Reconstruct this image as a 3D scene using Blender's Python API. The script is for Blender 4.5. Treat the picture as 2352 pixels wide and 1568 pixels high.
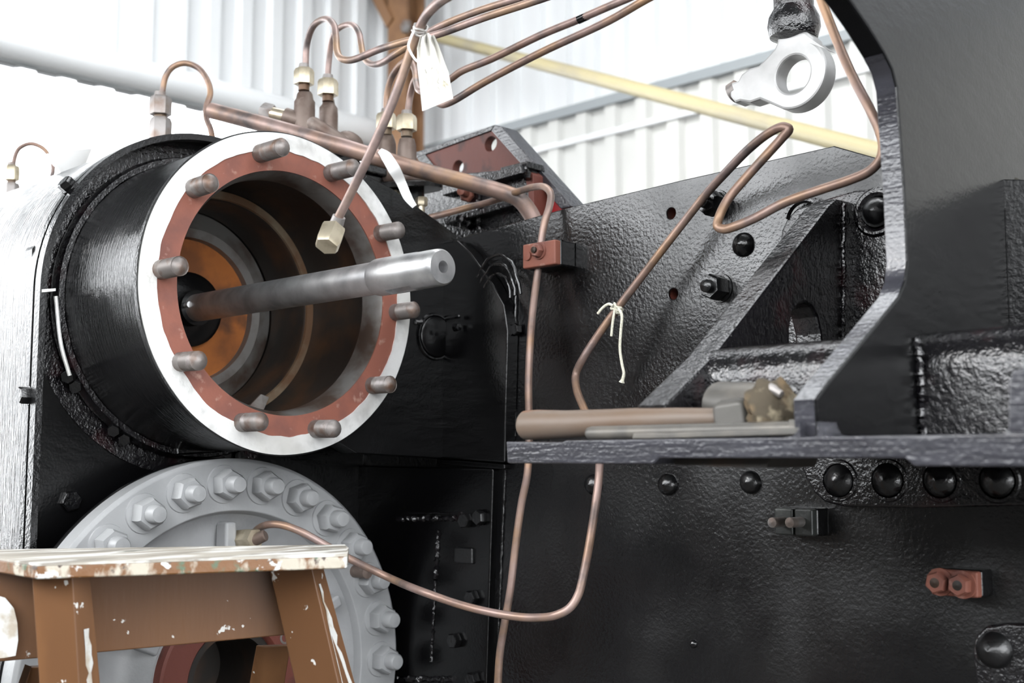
import bpy, bmesh, math, random
from mathutils import Vector, Matrix, noise
random.seed(7)
PI = math.pi
for o in list(bpy.data.objects): bpy.data.objects.remove(o)
scn = bpy.context.scene
col = scn.collection
W, H = 2352, 1568
# ---------------------------------------------------------------- camera (fitted to the circles of the valve chest and cylinder cover)
Z0 = 1.75                                   # height of the valve chest axis above the floor
F, PITCH, ROLL, PHI = 2735.69, 0.09857, 0.0007, 0.794456
CAM = Vector((1.70789, -1.18499, -0.28629 + Z0))
fwd = Vector((-math.cos(PHI)*math.cos(PITCH), math.sin(PHI)*math.cos(PITCH), math.sin(PITCH)))
rgt = Vector((math.sin(PHI), math.cos(PHI), 0)); upv = rgt.cross(fwd)
rgt, upv = math.cos(ROLL)*rgt + math.sin(ROLL)*upv, -math.sin(ROLL)*rgt + math.cos(ROLL)*upv
cd = bpy.data.cameras.new('camera'); cam = bpy.data.objects.new('camera', cd); col.objects.link(cam)
cd.sensor_width = 36; cd.lens = F/W*36; cd.clip_start = .02; cd.clip_end = 200
cam.matrix_world = Matrix.Translation(CAM) @ Matrix((rgt, upv, -fwd)).transposed().to_4x4()
cd.dof.use_dof = True; cd.dof.focus_distance = 1.92; cd.dof.aperture_fstop = 4.5
scn.camera = cam
# ---------------------------------------------------------------- daylight
wd = bpy.data.worlds.new('overcast_sky'); scn.world = wd; wd.use_nodes = True
bgn = wd.node_tree.nodes['Background']; bgn.inputs[0].default_value = (.95, .975, 1, 1); bgn.inputs[1].default_value = 10.0
sl = bpy.data.lights.new('hazy_sun_offscreen', 'SUN'); sl.energy = 1.6; sl.angle = math.radians(14); sl.color = (1, .98, .95)
so = bpy.data.objects.new('hazy_sun_offscreen', sl); col.objects.link(so)
so.rotation_euler = Vector((-.30, -.78, .55)).to_track_quat('Z', 'Y').to_euler()
scn.view_settings.view_transform = 'Standard'; scn.view_settings.look = 'None'
scn.view_settings.exposure = -0.35; scn.view_settings.gamma = 1; scn.view_settings.use_curve_mapping = False

def P(px, py, X=None, Y=None, Z=None, D=None):
    """a point of the place seen at a photo pixel, on a given plane or at a depth"""
    v = fwd + rgt*((px - W/2)/F) - upv*((py - H/2)/F)
    if X is not None: t = (X - CAM.x)/v.x
    elif Y is not None: t = (Y - CAM.y)/v.y
    elif Z is not None: t = (Z - CAM.z)/v.z
    else: t = D
    return CAM + v*t
V = Vector
# ---------------------------------------------------------------- materials
def mat(name, base, rough=.5, metal=0., mix=(), bump=(), rvar=None, spec=.5, coat=0., scale=(1, 1, 1)):
    """mix: (colour, noise scale, threshold, softness, stretch); bump: (noise scale, strength, stretch)"""
    m = bpy.data.materials.new(name); m.use_nodes = True
    nt = m.node_tree; N = nt.nodes; L = nt.links; b = N['Principled BSDF']
    b.inputs['Base Color'].default_value = (*base, 1); b.inputs['Roughness'].default_value = rough
    b.inputs['Metallic'].default_value = metal; b.inputs['Specular IOR Level'].default_value = spec
    b.inputs['Coat Weight'].default_value = coat; b.inputs['Coat Roughness'].default_value = .06
    tc = N.new('ShaderNodeTexCoord')
    def nz(sc, st=(1, 1, 1), det=4, seed=0.):
        mp = N.new('ShaderNodeMapping'); mp.inputs['Scale'].default_value = st; mp.inputs['Location'].default_value = (seed, seed*.7, seed*1.3)
        L.new(tc.outputs['Object'], mp.inputs[0])
        n = N.new('ShaderNodeTexNoise'); n.inputs['Scale'].default_value = sc; n.inputs['Detail'].default_value = det
        L.new(mp.outputs[0], n.inputs['Vector']); return n.outputs['Fac']
    cur = None
    for i, (c, sc, th, so_, st) in enumerate(mix):
        r = N.new('ShaderNodeMapRange'); r.inputs[1].default_value = th - so_; r.inputs[2].default_value = th + so_
        L.new(nz(sc, st, 5, 3.1*i + 1), r.inputs[0])
        x = N.new('ShaderNodeMix'); x.data_type = 'RGBA'; L.new(r.outputs[0], x.inputs[0])
        if cur: L.new(cur, x.inputs[6])
        else: x.inputs[6].default_value = (*base, 1)
        x.inputs[7].default_value = (*c, 1); cur = x.outputs[2]
    if cur: L.new(cur, b.inputs['Base Color'])
    if rvar:
        r = N.new('ShaderNodeMapRange'); r.inputs[1].default_value = .35; r.inputs[2].default_value = .65
        r.inputs[3].default_value = rvar[1]; r.inputs[4].default_value = rvar[2]; L.new(nz(rvar[0]), r.inputs[0]); L.new(r.outputs[0], b.inputs['Roughness'])
    prev = None
    for i, (sc, stg, st) in enumerate(bump):
        bp = N.new('ShaderNodeBump'); bp.inputs['Strength'].default_value = stg; bp.inputs['Distance'].default_value = .002
        L.new(nz(sc, st, 3, 9.7*i), bp.inputs['Height'])
        if prev: L.new(prev, bp.inputs['Normal'])
        prev = bp.outputs[0]
    if prev: L.new(prev, b.inputs['Normal'])
    return m
I1 = (1, 1, 1)
K = (.0025, .0025, .003)
M = dict(
 black=mat('black_gloss_paint', K, .2, mix=[((.006, .006, .0063), 6, .58, .12, I1)], bump=[(150, .42, I1), (45, .12, I1)], rvar=(5, .14, .36), spec=.8),
 black_brush=mat('black_brushed_paint', K, .16, bump=[(60, .8, (6, .35, .35)), (25, .35, (1, 1.5, 1.5)), (300, .1, I1)], rvar=(9, .12, .26), spec=.8),
 black_flat=mat('black_casing_paint', (.0022, .0022, .0025), .22, bump=[(50, .35, (.4, .4, 1)), (220, .12, I1)]),
 black_peel=mat('black_thick_paint', (.005, .0045, .0055), .17, mix=[((.016, .006, .007), 14, .62, .06, I1)], bump=[(95, .9, I1), (260, .45, I1)], rvar=(12, .1, .3), spec=.8),
 black_edge=mat('black_flame_cut_edge', (.022, .022, .027), .2, spec=.9, bump=[(70, .28, (.3, 1, 3)), (200, .3, I1)], mix=[((.045, .045, .055), 30, .55, .2, (.3, 1, 2))]),
 silver=mat('aluminium_paint', (.80, .80, .79), .38, .25, mix=[((.50, .50, .49), 30, .58, .12, I1), ((.62, .61, .58), 7, .55, .12, I1)], bump=[(120, .35, I1), (35, .2, I1)]),
 primer=mat('red_oxide_primer', (.225, .078, .052), .62, mix=[((.16, .06, .045), 16, .58, .1, I1), ((.35, .20, .16), 45, .68, .06, I1)], bump=[(90, .3, I1)]),
 primer_dark=mat('dark_red_oxide', (.115, .028, .018), .6, mix=[((.03, .012, .01), 18, .62, .08, I1)], bump=[(90, .3, I1)]),
 red=mat('bright_red_paint', (.28, .008, .012), .35),
 steel=mat('turned_steel', (.60, .60, .60), .4, .9, mix=[((.36, .36, .37), 25, .55, .15, I1)], bump=[(60, .08, (20, 1, 1))]),
 steel_dull=mat('dull_steel', (.30, .28, .27), .5, .7, mix=[((.20, .14, .11), 30, .58, .12, I1)], bump=[(120, .25, I1)]),
 stud=mat('rusty_stud_steel', (.20, .18, .17), .48, .5, mix=[((.13, .075, .05), 40, .60, .12, I1), ((.34, .31, .30), 30, .64, .08, I1)]),
 lip=mat('bare_bore_steel', (.22, .21, .20), .45, .6, mix=[((.10, .07, .055), 14, .55, .1, I1)]),
 bore=mat('sooty_bore_iron', (.028, .024, .021), .42, .4, mix=[((.07, .038, .022), 10, .6, .1, I1)], bump=[(40, .3, I1)]),
 bore_rust=mat('brown_bore_ring', (.12, .065, .035), .5, .3, mix=[((.20, .16, .11), 14, .56, .1, I1)]),
 rust=mat('orange_rust', (.32, .10, .018), .8, mix=[((.17, .055, .014), 12, .52, .1, I1), ((.06, .025, .012), 9, .64, .06, I1)], bump=[(60, .4, I1)]),
 grey=mat('grey_machinery_paint', (.30, .305, .31), .40, mix=[((.24, .245, .25), 12, .55, .15, I1)], bump=[(160, .18, I1)]),
 copper=mat('weathered_copper', (.26, .17, .135), .45, .45, mix=[((.11, .09, .085), 24, .55, .12, I1), ((.36, .22, .13), 15, .58, .1, I1), ((.33, .24, .22), 9, .58, .1, I1)], bump=[(150, .15, I1)]),
 copper_pale=mat('pale_pink_copper', (.34, .245, .22), .45, .45, mix=[((.14, .115, .11), 26, .54, .14, I1), ((.34, .22, .14), 8, .58, .1, I1)], bump=[(150, .15, I1)]),
 brass=mat('dull_brass', (.60, .53, .40), .35, .8, mix=[((.40, .34, .24), 40, .58, .1, I1)]),
 brown_steel=mat('brown_oily_steel', (.17, .13, .11), .5, .4, mix=[((.10, .06, .045), 20, .56, .1, I1), ((.30, .26, .24), 24, .66, .06, I1)], bump=[(80, .3, I1)]),
 cast=mat('pale_machined_iron', (.50, .495, .49), .45, .4, mix=[((.38, .375, .37), 14, .56, .12, I1)]),
 wood=mat('brown_painted_wood', (.13, .058, .022), .45, mix=[((.10, .045, .018), 5, .55, .2, (1, 1, .4)), ((.17, .078, .03), 9, .6, .1, (1, 1, .3)), ((.10, .16, .10), 26, .74, .01, I1), ((.58, .57, .54), 38, .675, .008, I1)], bump=[(60, .25, (1, 1, .15))]),
 white_paint=mat('thick_white_paint', (.62, .62, .60), .5, mix=[((.45, .40, .33), 30, .6, .05, I1)], bump=[(80, .8, I1)]),
 wood_splash=mat('paint_splashed_wood', (.15, .065, .02), .5, mix=[((.07, .11, .065), 30, .60, .03, I1), ((.42, .38, .31), 26, .575, .03, (1, 1, .55)), ((.58, .58, .56), 36, .61, .015, I1), ((.07, .05, .04), 44, .64, .02, I1)], bump=[(70, .6, I1)]),
 wood_top=mat('worn_paint_bench_top', (.37, .34, .29), .7, mix=[((.21, .19, .16), 26, .53, .08, (1, .2, 1)), ((.60, .59, .56), 34, .56, .05, (1, .25, 1)), ((.10, .11, .09), 40, .68, .02, (1, .25, 1))], bump=[(50, .6, (1, .2, 1))]),
 handle=mat('oiled_ash_handle', (.125, .08, .052), .5, mix=[((.16, .145, .13), 8, .50, .14, (.35, 1, 1)), ((.20, .08, .035), 16, .62, .07, (.3, 1, 1))], bump=[(50, .25, (.2, 1, 1))]),
 oily=mat('oily_grey_steel', (.10, .095, .087), .45, .35, mix=[((.15, .137, .12), 20, .58, .1, I1)], bump=[(80, .15, I1)]),
 crust=mat('greasy_crust', (.055, .042, .025), .8, mix=[((.26, .22, .15), 42, .60, .06, I1), ((.15, .10, .05), 26, .55, .08, I1)], bump=[(90, 1., I1)]),
 clamp_black=mat('worn_black_clamp', (.035, .038, .036), .35, mix=[((.08, .085, .08), 40, .58, .08, I1)], bump=[(120, .3, I1)]),
 card=mat('white_card', (.80, .79, .75), .8, mix=[((.55, .50, .38), 60, .66, .04, I1)], bump=[(40, .5, I1)]),
 ink=mat('faded_ink', (.30, .27, .20), .8),
 string=mat('cream_string', (.72, .70, .58), .85, bump=[(400, .6, I1)]),
 wire=mat('grey_wire', (.45, .43, .41), .45, .6),
 white_plastic=mat('white_plastic', (.85, .85, .84), .35),
 sheet=mat('white_wall_sheet', (.66, .67, .675), .6, mix=[((.58, .59, .60), 1.2, .55, .2, (1, 1, .3))]),
 sheet_cream=mat('cream_wall_sheet', (.54, .535, .51), .6, mix=[((.47, .47, .455), 1.5, .55, .2, (1, 1, .3))]),
 girt=mat('grey_steel_rail', (.25, .27, .28), .5),
 column=mat('rusty_brown_column', (.22, .115, .055), .6, mix=[((.13, .06, .03), 5, .56, .1, I1)]),
 yellow=mat('pale_yellow_pole', (.40, .345, .20), .5, mix=[((.33, .29, .20), 3, .56, .1, I1)]),
 concrete=mat('dusty_concrete', (.045, .043, .040), .8, mix=[((.03, .029, .027), 2, .55, .15, I1)], bump=[(30, .4, I1)]),
 roof=mat('grey_roof_sheet', (.16, .17, .17), .6),
 darkwall=mat('dark_reflected_wall', (.035, .034, .032), .85, mix=[((.06, .055, .05), 3, .55, .1, I1)]),
)
# ---------------------------------------------------------------- mesh helpers (all in world coordinates)
class MB:
    def __init__(s): s.v, s.f = [], []
    def add(s, vs, fs):
        n = len(s.v); s.v += [V(p) for p in vs]; s.f += [tuple(i + n for i in f) for f in fs]; return s
    def prism(s, pts, ext):
        n = len(pts); ext = V(ext); a = [V(p) for p in pts]
        nor = V((0, 0, 0))
        for i in range(n): nor += (a[i] - a[0]).cross(a[(i+1) % n] - a[0])
        if nor.dot(ext) > 0: a.reverse()
        return s.add(a + [p + ext for p in a], [tuple(range(n)), tuple(range(2*n - 1, n - 1, -1))] + [(i, i + n, (i+1) % n + n, (i+1) % n) for i in range(n)])
    def box(s, c, sz, R=None):
        R = R or Matrix.Identity(3); c = V(c)
        vs = [c + R @ V((x*sz[0]/2, y*sz[1]/2, z*sz[2]/2)) for x in (-1, 1) for y in (-1, 1) for z in (-1, 1)]
        return s.add(vs, [(0, 1, 3, 2), (4, 6, 7, 5), (0, 4, 5, 1), (2, 3, 7, 6), (0, 2, 6, 4), (1, 5, 7, 3)])
    def lathe(s, prof, o, ax, n=48, closed=False, a0=0., a1=2*PI, rj=None):
        """prof: (along axis, radius)"""
        ax = V(ax).normalized(); o = V(o); e1 = ax.orthogonal().normalized()
        if abs(ax.x) > .99: e1 = V((0, 1, 0))
        e2 = ax.cross(e1); full = abs(a1 - a0 - 2*PI) < 1e-6; m = n if full else n + 1
        vs, fs = [], []
        for k, (a, r) in enumerate(prof):
            for i in range(m):
                t = a0 + (a1 - a0)*i/n; rr = r + (rj(k, t) if rj else 0)
                vs.append(o + ax*a + (e1*math.cos(t) + e2*math.sin(t))*rr)
        q = len(prof)
        for k in range(q if closed else q - 1):
            for i in range(n):
                j = (i+1) % m; k2 = (k+1) % q
                fs.append((k*m + i, k*m + j, k2*m + j, k2*m + i))
        if full and not closed:
            if prof[0][1] > 1e-5: fs.append(tuple(range(m - 1, -1, -1)))
            if prof[-1][1] > 1e-5: fs.append(tuple((q-1)*m + i for i in range(m)))
        return s.add(vs, fs)
    def tube(s, pts, r, n=12, caps=True, smooth=0):
        pts = [V(p) for p in pts]
        if smooth: pts = spline(pts, smooth)
        rs = r if isinstance(r, (list, tuple)) else [r]*len(pts)
        if len(rs) != len(pts): rs = [rs[min(len(rs)-1, int(i*len(rs)/len(pts)))] for i in range(len(pts))]
        u = None; vs, fs = [], []
        for i, p in enumerate(pts):
            t = (pts[min(i+1, len(pts)-1)] - pts[max(i-1, 0)]).normalized()
            u = t.orthogonal().normalized() if u is None else (u - t*u.dot(t)).normalized()
            w = t.cross(u)
            vs += [p + (u*math.cos(2*PI*k/n) + w*math.sin(2*PI*k/n))*rs[i] for k in range(n)]
        for i in range(len(pts)-1):
            for k in range(n): fs.append((i*n + k, i*n + (k+1) % n, (i+1)*n + (k+1) % n, (i+1)*n + k))
        if caps: fs += [tuple(range(n-1, -1, -1)), tuple((len(pts)-1)*n + k for k in range(n))]
        return s.add(vs, fs)
    def hexnut(s, o, ax, af, h, rot=0., ch=.93):
        ax = V(ax).normalized(); o = V(o); e1 = ax.orthogonal().normalized()
        if abs(ax.x) > .99: e1 = V((0, 1, 0))
        e2 = ax.cross(e1); R = af/math.sqrt(3)
        prof = [(0, R*ch), (h*.14, R), (h*.82, R), (h, R*.86)]
        vs = [o + ax*a + (e1*math.cos(rot + PI/3*i) + e2*math.sin(rot + PI/3*i))*r for a, r in prof for i in range(6)]
        fs = [(5, 4, 3, 2, 1, 0), tuple(range(18, 24))] + [(k*6 + i, k*6 + (i+1) % 6, (k+1)*6 + (i+1) % 6, (k+1)*6 + i) for k in range(3) for i in range(6)]
        return s.add(vs, fs)
    def mesh(s, name, off=None):
        me = bpy.data.meshes.new(name); off = off or V((0, 0, 0))
        me.from_pydata([tuple(p - off) for p in s.v], [], s.f); me.update()
        bm = bmesh.new(); bm.from_mesh(me); bmesh.ops.recalc_face_normals(bm, faces=bm.faces); bm.to_mesh(me); bm.free()
        for p in me.polygons: p.use_smooth = True
        me.set_sharp_from_angle(angle=math.radians(38)); return me
def spline(p, k=8):
    out = []
    for i in range(len(p)-1):
        a, b, c, d = p[max(i-1, 0)], p[i], p[i+1], p[min(i+2, len(p)-1)]
        # centripetal Catmull-Rom
        t0 = 0; t1 = max((b-a).length**.5, 1e-4); t2 = t1 + max((c-b).length**.5, 1e-4); t3 = t2 + max((d-c).length**.5, 1e-4)
        if i == 0: a = b - (c-b); t1 = (b-a).length**.5; t2 = t1 + (c-b).length**.5; t3 = t2 + max((d-c).length**.5, 1e-4)
        if i == len(p)-2: d = c + (c-b); t3 = t2 + (d-c).length**.5
        for j in range(k):
            t = t1 + (t2-t1)*j/k
            A1 = a*((t1-t)/(t1-t0)) + b*((t-t0)/(t1-t0)); A2 = b*((t2-t)/(t2-t1)) + c*((t-t1)/(t2-t1)); A3 = c*((t3-t)/(t3-t2)) + d*((t-t2)/(t3-t2))
            B1 = A1*((t2-t)/(t2-t0)) + A2*((t-t0)/(t2-t0)); B2 = A2*((t3-t)/(t3-t1)) + A3*((t-t1)/(t3-t1))
            out.append(B1*((t2-t)/(t2-t1)) + B2*((t-t1)/(t2-t1)))
    return out + [p[-1]]
def tag(o, label=None, cat=None, group=None, kind=None):
    if label: o['label'] = label
    if cat: o['category'] = cat
    if group: o['group'] = group
    if kind: o['kind'] = kind
    return o
def thing(name, loc, label, cat, group=None):
    o = bpy.data.objects.new(name, None); col.objects.link(o); o.location = loc; o.empty_display_size = .05
    return tag(o, label, cat, group)
def root_off(p):
    off = V((0, 0, 0))
    while p: off += V(p.location); p = p.parent
    return off
def obj(name, mb, m, parent=None, bevel=0., label=None, cat=None, group=None, kind=None, seg=2):
    """one mesh object; the origin stays at its parent (or at its own middle when it has none)"""
    if parent: off = root_off(parent)
    elif kind == 'structure': off = V((0, 0, 0))
    else:
        off = sum(mb.v, V((0, 0, 0)))/len(mb.v); off.z = min(p.z for p in mb.v)
    o = bpy.data.objects.new(name, mb.mesh(name, off)); col.objects.link(o)
    if parent: o.parent = parent
    else: o.location = off
    o.data.materials.append(M[m])
    if bevel:
        b = o.modifiers.new('bevel', 'BEVEL'); b.width = bevel; b.segments = seg; b.limit_method = 'ANGLE'; b.angle_limit = math.radians(35); b.harden_normals = True
    return tag(o, label, cat, group, kind)
def plate(name, outline, holes, thick, frame, m, parent=None, bevel=0., **kw):
    """flat plate with real holes: outline and holes are 2-D lists in the frame (origin, ex, ey); thickness goes along -(ex x ey)"""
    o, ex, ey = V(frame[0]), V(frame[1]).normalized(), V(frame[2]).normalized(); ez = ex.cross(ey)
    cu = bpy.data.curves.new(name, 'CURVE'); cu.dimensions = '2D'; cu.fill_mode = 'BOTH'
    for ring in [outline] + holes:
        sp = cu.splines.new('POLY'); sp.points.add(len(ring)-1); sp.use_cyclic_u = True
        for q, c in zip(sp.points, ring): q.co = (c[0], c[1], 0, 1)
    cu.extrude = thick/2 - bevel; cu.bevel_depth = bevel; cu.bevel_resolution = 1; cu.offset = -bevel
    t = bpy.data.objects.new('tmp', cu); col.objects.link(t)
    dg = bpy.context.evaluated_depsgraph_get(); dg.update()
    me = bpy.data.meshes.new_from_object(t.evaluated_get(dg)); bpy.data.objects.remove(t)
    mb = MB(); c0 = o - ez*(thick/2)
    mb.add([c0 + ex*v.co.x + ey*v.co.y + ez*v.co.z for v in me.vertices], [tuple(p.vertices) for p in me.polygons])
    bpy.data.meshes.remove(me)
    ob = obj(name, mb, m, parent, **kw)
    bm = bmesh.new(); bm.from_mesh(ob.data); bmesh.ops.remove_doubles(bm, verts=bm.verts, dist=1e-5); bmesh.ops.recalc_face_normals(bm, faces=bm.faces); bm.to_mesh(ob.data); bm.free()
    for p in ob.data.polygons: p.use_smooth = True
    ob.data.set_sharp_from_angle(angle=math.radians(16))
    return ob
def circ2(cx, cy, r, n=28, ry=None): return [(cx + r*math.cos(2*PI*i/n), cy + (ry or r)*math.sin(2*PI*i/n)) for i in range(n)]
def clone(o, parent, loc, rot=None, name=None):
    c = o.copy(); col.objects.link(c); c.parent = parent; c.location = loc
    if rot is not None: c.rotation_euler = rot
    return c
def wobble(pts, a=.001):
    return [p + V((random.uniform(-a, a), random.uniform(-a, a), random.uniform(-a, a))) for p in pts]
def weld(mb, a, b, r=.004, step=.006):
    a, b = V(a), V(b); n = max(2, int((b-a).length/step)); pts, rs = [], []
    for i in range(n+1):
        for f, k in ((0., 1.), (.5, .7)):
            if i == n and f: continue
            pts.append(a.lerp(b, (i+f)/n)); rs.append(r*k*random.uniform(.8, 1.25))
    return mb.tube(wobble(pts, r*.25), rs, 8)
def z0(x, y, z): return V((x, y, z + Z0))
XA, YA, ZA = V((1, 0, 0)), V((0, 1, 0)), V((0, 0, 1))

# ================================================================ THE SHED
mb = MB().box((-3, 0, -.05), (30, 30, .1)); obj('floor', mb, 'concrete', kind='structure')
def corrugated(x0, x1, zlo, zhi, pitch, depth, place, name, m):
    mb = MB(); prof = []; x = x0
    while x < x1:
        for fx, d in ((0, 0), (.45, 0), (.55, 1), (.9, 1)): prof.append((x + fx*pitch, d*depth))
        x += pitch
    n = len(prof); vs = []
    for z in (zlo, zhi):
        for th in (0, .006): vs += [place(a, d - th, z) for a, d in prof]
    fs = []
    for i in range(n-1):
        fs += [(i, i+1, 2*n+i+1, 2*n+i), (n+i+1, n+i, 3*n+i, 3*n+i+1), (i+1, i, n+i, n+i+1), (2*n+i, 2*n+i+1, 3*n+i+1, 3*n+i)]
    mb.add(vs, fs)
    o = obj(name, mb, m, kind='structure')
    for p in o.data.polygons: p.use_smooth = False
    return o
YW, XW = 3.5, -3.85
zg = P(1170, 300, Y=YW).z                     # the rail that divides the side wall
corrugated(-3.9, 3.3, zg - .02, 7.2, .2, .035, lambda a, d, z: V((a, YW + .08 - d, z)), 'wall_back', 'sheet')
corrugated(-3.9, 3.3, 0, zg + .03, .2, .03, lambda a, d, z: V((a, YW - d, z)), 'wall_back_lower', 'sheet_cream')
mb = MB().prism([(-3.9, YW - .05, zg - .02), (-3.9, YW - .05, zg + .03), (-3.9, YW + .02, zg + .05), (-3.9, YW + .02, zg - .02)], (7.2, 0, 0)); obj('trim_1', mb, 'girt', kind='structure')
mb = MB().prism([(-3.9, YW - .045, zg - .18), (-3.9, YW - .045, zg - .15), (-3.9, YW + .01, zg - .15), (-3.9, YW + .01, zg - .18)], (7.2, 0, 0)); obj('trim_2', mb, 'sheet', kind='structure')
zl = P(0, 150, X=XW).z
corrugated(-3.0, 3.5, zl, 7.2, .2, .035, lambda a, d, z: V((XW + d, a, z)), 'wall_left', 'sheet')
mb = MB().tube([V((XW + .09, -3.0, P(0, 100, X=XW + .09).z)), V((XW + .09, 3.2, P(0, 100, X=XW + .09).z + .02))], .075, 16); obj('trim_3', mb, 'sheet', kind='structure')
mb = MB().box((XW + .06, .1, P(0, 124, X=XW + .06).z), (.05, 6.2, .05)); obj('trim_4', mb, 'girt', kind='structure')
# roof over the engine, open along the yard side
mb = MB().box((-.2, -1.4, 4.04), (7.4, 3.8, .08)); obj('ceiling', mb, 'roof', kind='structure')
mb = MB().box((-.3, 2.6, 4.8), (7.2, 2.4, .08)); obj('ceiling_added_bay', mb, 'roof', kind='structure')  # unseen bay added to dim the back wall, leaving a skylight gap
mb = MB().box((-1.0, -4.2, 1.15), (16, .3, 2.3)); obj('wall_front_added', mb, 'darkwall', kind='structure')  # unseen low wall, added dark so the black paint reflects dark
corrugated(.5, 3.5, 0, 4.76, .2, .035, lambda a, d, z: V((3.3 - d, a, z)), 'wall_right', 'sheet')
# steel column in the far corner
cb = P(931, 300, Y=YW - .25); cb.z = 0
t = thing('steel_column', cb, 'rusty brown steel column standing in the corner of the corrugated walls', 'column')
obj('flange', MB().box(cb + V((.0, -.06, 3.6)), (.17, .02, 7.2)), 'column', t)
obj('flange', MB().box(cb + V((.0, .06, 3.6)), (.17, .02, 7.2)), 'column', t)
obj('web', MB().box(cb + V((.0, 0, 3.6)), (.02, .12, 7.2)), 'column', t)
a = P(905, 55, Y=YW - .3); b = P(845, -60, Y=YW - .3)
obj('knee_brace', MB().tube([a, b], .05, 4), 'column', t)
obj('bolt', MB().hexnut(P(937, 62, Y=YW - .32), -YA, .07, .03), 'steel_dull', t)
# pale yellow pole
a = P(1000, 84, Y=3.3); b = P(2060, 360, Y=2.2); dr = (b-a)
obj('yellow_pole', MB().tube([a - dr*.02, a + dr*.5, b + dr*.6], .031, 20), 'yellow', label='long pale yellow pole sloping down across the white corrugated wall', cat='pole')

# ================================================================ VALVE CHEST
vc = thing('valve_chest', z0(-.15, 0, -.28), 'open black valve chest barrel with silver rim and red primed flange', 'valve chest')
O = z0(0, 0, 0)
XC = -.25                                      # front edge of the sheet casing
obj('barrel', MB().lathe([(-.34, .271), (-.012, .271), (-.012, .25), (-.34, .25)], O, XA, 128, closed=True), 'black_brush', vc)
obj('edge_seam', MB().lathe([(-.016, .279), (-.003, .2815), (-.003, .276), (-.016, .27)], O, XA, 128, closed=True), 'black', vc)
rimj = lambda k, t: (.0045*noise.noise(V((math.cos(t)*2.3, math.sin(t)*2.3, 4))) + .002*noise.noise(V((math.cos(t)*11, math.sin(t)*11, 1)))) if k in (2, 3) else .0012*noise.noise(V((math.cos(t)*3, math.sin(t)*3, 8)))
obj('flange_rim', MB().lathe([(-.014, .277), (.0, .279), (.0022, .2475), (-.004, .247)], O, XA, 180, closed=True, rj=rimj), 'silver', vc)
obj('flange_face', MB().lathe([(-.012, .255), (0., .2545), (0., .2125), (-.012, .2125)], O, XA, 128, closed=True), 'primer', vc)
obj('bore_lip', MB().lathe([(-.05, .2145), (-.0015, .2145), (-.0015, .213), (-.020, .2045), (-.045, .2035), (-.05, .2035)], O, XA, 128, closed=True), 'lip', vc)
obj('bore', MB().lathe([(-.045, .2045), (-.06, .228), (-.20, .228), (-.225, .213), (-.225, .235), (-.045, .24)], O, XA, 128, closed=True), 'bore', vc)
obj('liner', MB().lathe([(-.222, .212), (-.222, .197), (-.226, .194), (-.335, .194), (-.335, .212)], O, XA, 128, closed=True), 'bore', vc)
obj('liner_ring', MB().lathe([(-.218, .213), (-.218, .199), (-.228, .195), (-.228, .213)], O, XA, 128, closed=True), 'bore_rust', vc)
obj('valve_ring', MB().lathe([(-.345, .196), (-.33, .158), (-.322, .157), (-.322, .139), (-.345, .136)], O, XA, 96, closed=True), 'lip', vc)
obj('end_disc', MB().lathe([(-.345, 0), (-.340, .05), (-.338, .1), (-.336, .140), (-.37, .14), (-.37, 0)], O, XA, 96), 'rust', vc)
obj('paint_flake', MB().prism([P(570, 935, X=-.21), P(600, 905, X=-.215), P(618, 912, X=-.21), P(606, 940, X=-.2)], (-.004, 0, 0)), 'lip', vc)
obj('light_leak_plug', MB().lathe([(-.375, 0), (-.375, .255), (-.36, .255), (-.36, 0)], O, XA, 64), 'bore', vc)  # added disc that stops daylight leaking through the ring gap
# inner boss round the spindle
obj('gland_boss', MB().lathe([(-.345, .075), (-.325, .072), (-.318, .06), (-.318, .03), (-.345, .03)], O, XA, 40, closed=True), 'black_flat', vc)
obj('retaining_pin', MB().tube([P(425, 702, X=-.30), P(436, 699, X=-.28)], .006, 10), 'steel', vc)
# ten studs
def stud_mesh(parent, o, ax, r, L, m, name='stud', n=16, pitch=.0046, bare=.30):
    prof = [(0, 0), (0, r)]; a = L*bare
    prof.append((a, r))
    while a < L - r*.65:
        prof += [(a + pitch*.5, r*.88), (a + pitch, r)]; a += pitch
    prof += [(L - r*.5, r*.95), (L - r*.25, r*.72), (L - r*.06, r*.4), (L, 0)]
    return obj(name, MB().lathe(prof, o, ax, n), m, parent)
RS, LS, PH = .2419, .0611, 1.8328
s0 = None
for i in range(10):
    a = PH - i*2*PI/10; p = O + V((-.002, RS*math.cos(a), RS*math.sin(a)))
    L = LS + (.012 if i in (0, 1) else random.uniform(-.003, .003))
    s = stud_mesh(vc, p, XA + V((0, random.uniform(-.02, .02), random.uniform(-.02, .02))), .0158, L + .004, 'stud')
# clamp band round the barrel behind the rim
obj('barrel_band', MB().lathe([(-.30, .272), (-.30, .284), (-.288, .2865), (-.272, .282), (-.272, .272)], O, XA, 128, closed=True, rj=lambda k, t: .0012*noise.noise(V((math.cos(t)*9, math.sin(t)*9, k)))), 'black_peel', vc)
for (x, y) in ((178, 885), (265, 985), (290, 1005), (160, 862)):
    obj('band_bolt', MB().hexnut(P(x, y, X=-.285), V((.7, -.6, -.3)), .021, .014), 'black', vc)
# thin wiper line over the band
obj('drip_strip', MB().tube([P(128, 680, X=-.268), P(140, 790, X=-.268), P(160, 862, X=-.27)], .0035, 8, smooth=6), 'silver', vc)

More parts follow.
